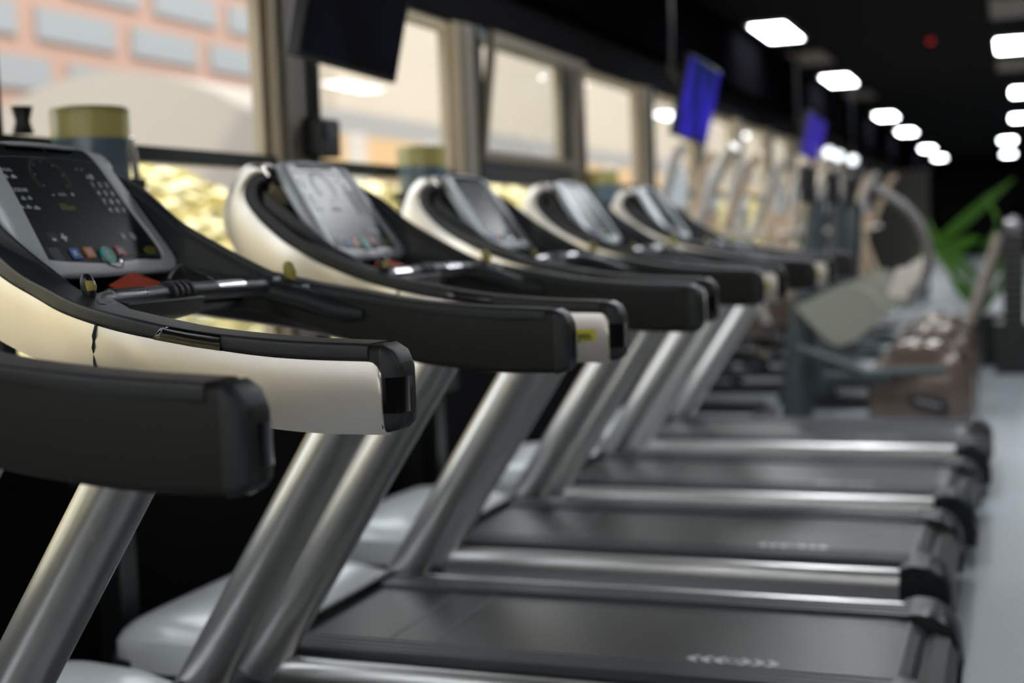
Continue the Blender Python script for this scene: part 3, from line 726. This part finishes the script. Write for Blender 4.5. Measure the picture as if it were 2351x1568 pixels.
index_kids()
for k, src, x, y in ((2, b0, -2.0, 11.2), (3, b1, -1.86, 12.3), (4, b0, -1.85, 13.4), (6, b0, -1.7, 15.8), (7, b1, -1.6, 17.0)):
    o = copy_tree(src); o.location = (x, y, 0); o['label'] = words[k]
# wooden panels on the far left wall
TANW = mat('tan_panel', (.40, .27, .16), .5)
# plant
LEAF = mat('leaf_green', (.10, .26, .03), .45); POT = mat('pot_dark', (.03, .03, .03), .5)
t = thing('potted_plant', 'green long-leaved plant against the dark background at right', 'plant', (-.30, 12.6, 0))
b = bmesh.new(); tube(b, [(0, 0, 0), (0, 0, .45)], [.16, .20], 20); obj('pot', b, POT, t)
b = bmesh.new()
def leaf(b, p0, p1, p2, wd):
    P = cm([p0, p1, p2], 9); prev = None
    for i, p in enumerate(P):
        w_ = wd*math.sin(math.pi*(.08+.86*i/8)); a = b.verts.new((p[0], p[1]-w_*.3, p[2]+w_*.5)); c = b.verts.new((p[0], p[1]+w_*.3, p[2]-w_*.5)); mdl = b.verts.new((p[0]+.01, p[1], p[2]))
        if prev: b.faces.new((prev[0], prev[2], mdl, a)); b.faces.new((prev[2], prev[1], c, mdl))
        prev = (a, c, mdl)
for p in (((-.45, 0, 1.02), (-.1, 0, 1.30), (.28, .05, 1.62), .14), ((.0, -.05, 1.0), (.15, -.1, 1.22), (.05, -.1, 1.50), .10), ((-.1, 0, .9), (-.35, .05, 1.1), (-.45, .1, 1.32), .12), ((-.4, 0, .95), (-.2, 0, 1.05), (.0, 0, 1.12), .14), ((.0, .1, .45), (-.05, .1, .8), (-.42, .1, 1.15), .10), ((.05, 0, .45), (.1, 0, .9), (.15, 0, 1.35), .08), ((0, 0, .45), (-.2, -.1, .9), (-.55, -.1, 1.0), .1)):
    leaf(b, *p)
for k in range(14):
    a = random.uniform(0, 6.28); r1 = random.uniform(.15, .3); r2 = random.uniform(.25, .5)
    leaf(b, (0, 0, .45), (r1*math.cos(a), r1*math.sin(a), random.uniform(.7, .95)), (r2*math.cos(a), r2*math.sin(a), random.uniform(.75, 1.25)), random.uniform(.06, .1))
obj('leaves', b, LEAF, t)
# dumbbell tower
t = thing('weight_stack_tower', 'black weight stack tower with thin bright lines and a silver top at the right edge', 'exercise machine', (-.02, 12.0, 0))
b = bmesh.new()
for k in range(11): box(b, (-.085, -.12, .42+k*.068), (.085, .12, .42+k*.068+.06))
obj('weight_plates', b, BLACK, t, smooth=False)
obj('plate_gaps', B((-.075, -.11, .40), (.075, .11, 1.17)), ARCH, t, smooth=False)
b = bmesh.new(); ico(b, (0, 0, 1.24), .075, 3, (1, 1, .75)); obj('top_cap', b, CHROME, t)
obj('stack_base', B((-.15, -.2, 0), (.15, .2, .42)), BLACK, t, smooth=False)
b = bmesh.new(); tube(b, [(-.10, .1, 1.15), (-.36, .1, .40), (-.42, .1, 0)], .05, 12); obj('leaning_frame', b, mat('frame_tan', (.33, .27, .23), .4), t)
for k in range(3):
    b = bmesh.new(); tube(b, [(-.35, .1-.1*k, .46-.09*k), (-1.2, .3-.1*k, .40-.09*k)], .018, 10); obj('rail', b, SILVER2, t)
# small spot lights far along the window side
SP = mat('spot_white', (.9, .9, .9), .5, emit=(.9, .96, 1), es=2.5)
for k, (x, y, z) in enumerate(((-2.05, 16.25, 2.123), (-2.05, 17.17, 2.12), (-2.05, 18.74, 2.127))):
    t = thing('spot_light', ('round white spot lamp, leftmost of three far along the window side', 'round white spot lamp, middle of three far along the window side', 'round white spot lamp, rightmost of three far along the window side')[k], 'light', (x, y, z), group='round spot lamps far down the room')
    b = bmesh.new(); ico(b, (0, 0, 0), .06, 2); obj('bulb', b, SP, t)
    b = bmesh.new(); tube(b, [(0, 0, .05), (0, 0, ZC-z-.001)], .012, 8); obj('stem', b, BLACK, t)
# dark pillars / partition along the far left
struct('trim_5', B((-2.5, 24.0, 0), (-1.4, 24.3, 2.15)), mat('partition', (.05, .045, .04), .6), smooth=False)

# ------------------------------------------------------------------ outside
GR = mat('pavement', (.42, .38, .32), .8, vary=.1, vscale=.2)
struct('ground_outside', B((-140, -60, -1.2), (-2.81, 200, -1.0)), GR, smooth=False)
BRICK = mat('brick_orange', (.37, .235, .185), .8, vary=.08, vscale=1); BWIN = mat('far_window_grey', (.245, .258, .27), .6)
BEIGE = mat('facade_beige', (.40, .34, .27), .8, vary=.08, vscale=.4); PALE = mat('facade_pale', (.38, .345, .31), .8); BORG = mat('facade_orange', (.42, .27, .13), .8); BGR = mat('facade_grey', (.22, .21, .20), .7)
t = thing('brick_building', 'orange brick office block with bands of grey windows across the street', 'building', (-60, 60, 0))
obj('facade', B((-8, -50, -1), (0, 75, 40)), BRICK, t, smooth=False)
for r in range(11):
    off = (r % 2)*3
    for c in range(12):
        b = B((0, -48+c*10.2+off, 1.6+r*3.4), (.25, -48+c*10.2+off+8.3, 1.6+r*3.4+2.1))
        obj('window', b, BWIN, t, smooth=False)
t = thing('beige_building', 'pale beige building with an orange and a grey band, seen past the first window post', 'building', (-24, 92, 0))
obj('facade', B((-3, -46, -1), (0, 110, 18)), BEIGE, t, smooth=False)
obj('grey_band', B((0, -48, 5.3), (.3, 110, 6.2)), BGR, t, smooth=False)
obj('orange_band', B((0, -48, 3.7), (.35, 110, 5.3)), BORG, t, smooth=False)
for c in range(14):
    obj('column', B((0, -46+c*7, -1), (.4, -44.4+c*7, 5.4)), PALE, t, smooth=False)
t = thing('reflection_arch', 'pale arch shape standing for a window reflection, in front of the brick building', 'building', (-42, 62, -1))  # solid arch modelled in place of a pale reflection
b = bmesh.new(); loft(b, [[(13*math.cos(a), yy, 11*math.sin(a)) for a in [math.pi*k/24 for k in range(25)]] for yy in (-6, 30)]); obj('arch_shape', b, PALE, t)
YF = mat('foliage_yellow', (.84, .77, .46), .7, vary=.15, vscale=1.5); YG = mat('foliage_pale', (.85, .80, .58), .7, vary=.15, vscale=1.5); TR = mat('bark', (.12, .09, .06), .8)
def tree(x, y, r, m, label):
    t = thing('yellow_tree', label, 'tree', (x, y, -1), group='yellow trees outside the windows')
    b = bmesh.new(); tube(b, [(0, 0, 0), (0, 0, 1.2), (.1, 0, 2.3)], [.14, .1, .07], 10); obj('trunk', b, TR, t)
    b = bmesh.new()
    rnd = random.Random(int(x*31+y*17))
    for k in range(1500):
        a = rnd.uniform(0, 6.283); c = rnd.uniform(-1, 1); rr = r*rnd.uniform(.55, 1)**.5
        p = Vector((rr*math.sqrt(1-c*c)*math.cos(a), rr*math.sqrt(1-c*c)*math.sin(a), 1.70+.90*r*c))
        M = Matrix.Translation(p) @ Matrix.Rotation(rnd.uniform(0, 6), 4, 'Z') @ Matrix.Rotation(rnd.uniform(-1, 1), 4, 'X')
        s_ = .095*r**.5
        vs = [b.verts.new(M @ Vector(q)) for q in ((-s_, 0, 0), (0, -s_*.6, .02), (s_, 0, 0), (0, s_*.6, .02))]
        b.faces.new(vs)
    obj('crown', b, m, t); return t
k = 0
for y in range(-14, 46, 3):
    for row in range(2):
        x = -5.0-row*3.0-random.random()*.3; yy = y+random.uniform(-.2, .2)+row*1.5
        tree(x, yy, 1.15+random.random()*.12, (YF, YG)[(k+row) % 2], 'low yellow leaved tree outside the windows'); k += 1

# unseen window front added behind the camera to brighten the silver arms
for k in range(5):
    x0 = -2.6+k*1.72
    f = struct('window_added_back_%d' % (k+1), B((x0, -5.18, .8), (x0+.08, -5.02, 2.7)), JAMB, smooth=False)
    obj('pane', B((x0+.08, -5.105, .8), (x0+1.72, -5.099, 2.7)), WG, f, smooth=False)
t = thing('added_facade', 'pale building added for warm reflections behind the camera, out of the picture', 'building', (0, -22, -1))  # unseen building added as a warm reflector for the silver
obj('wall', B((-30, -6, 0), (30, 0, 6.5)), mat('render_cream', (.92, .83, .74), .8), t, smooth=False)
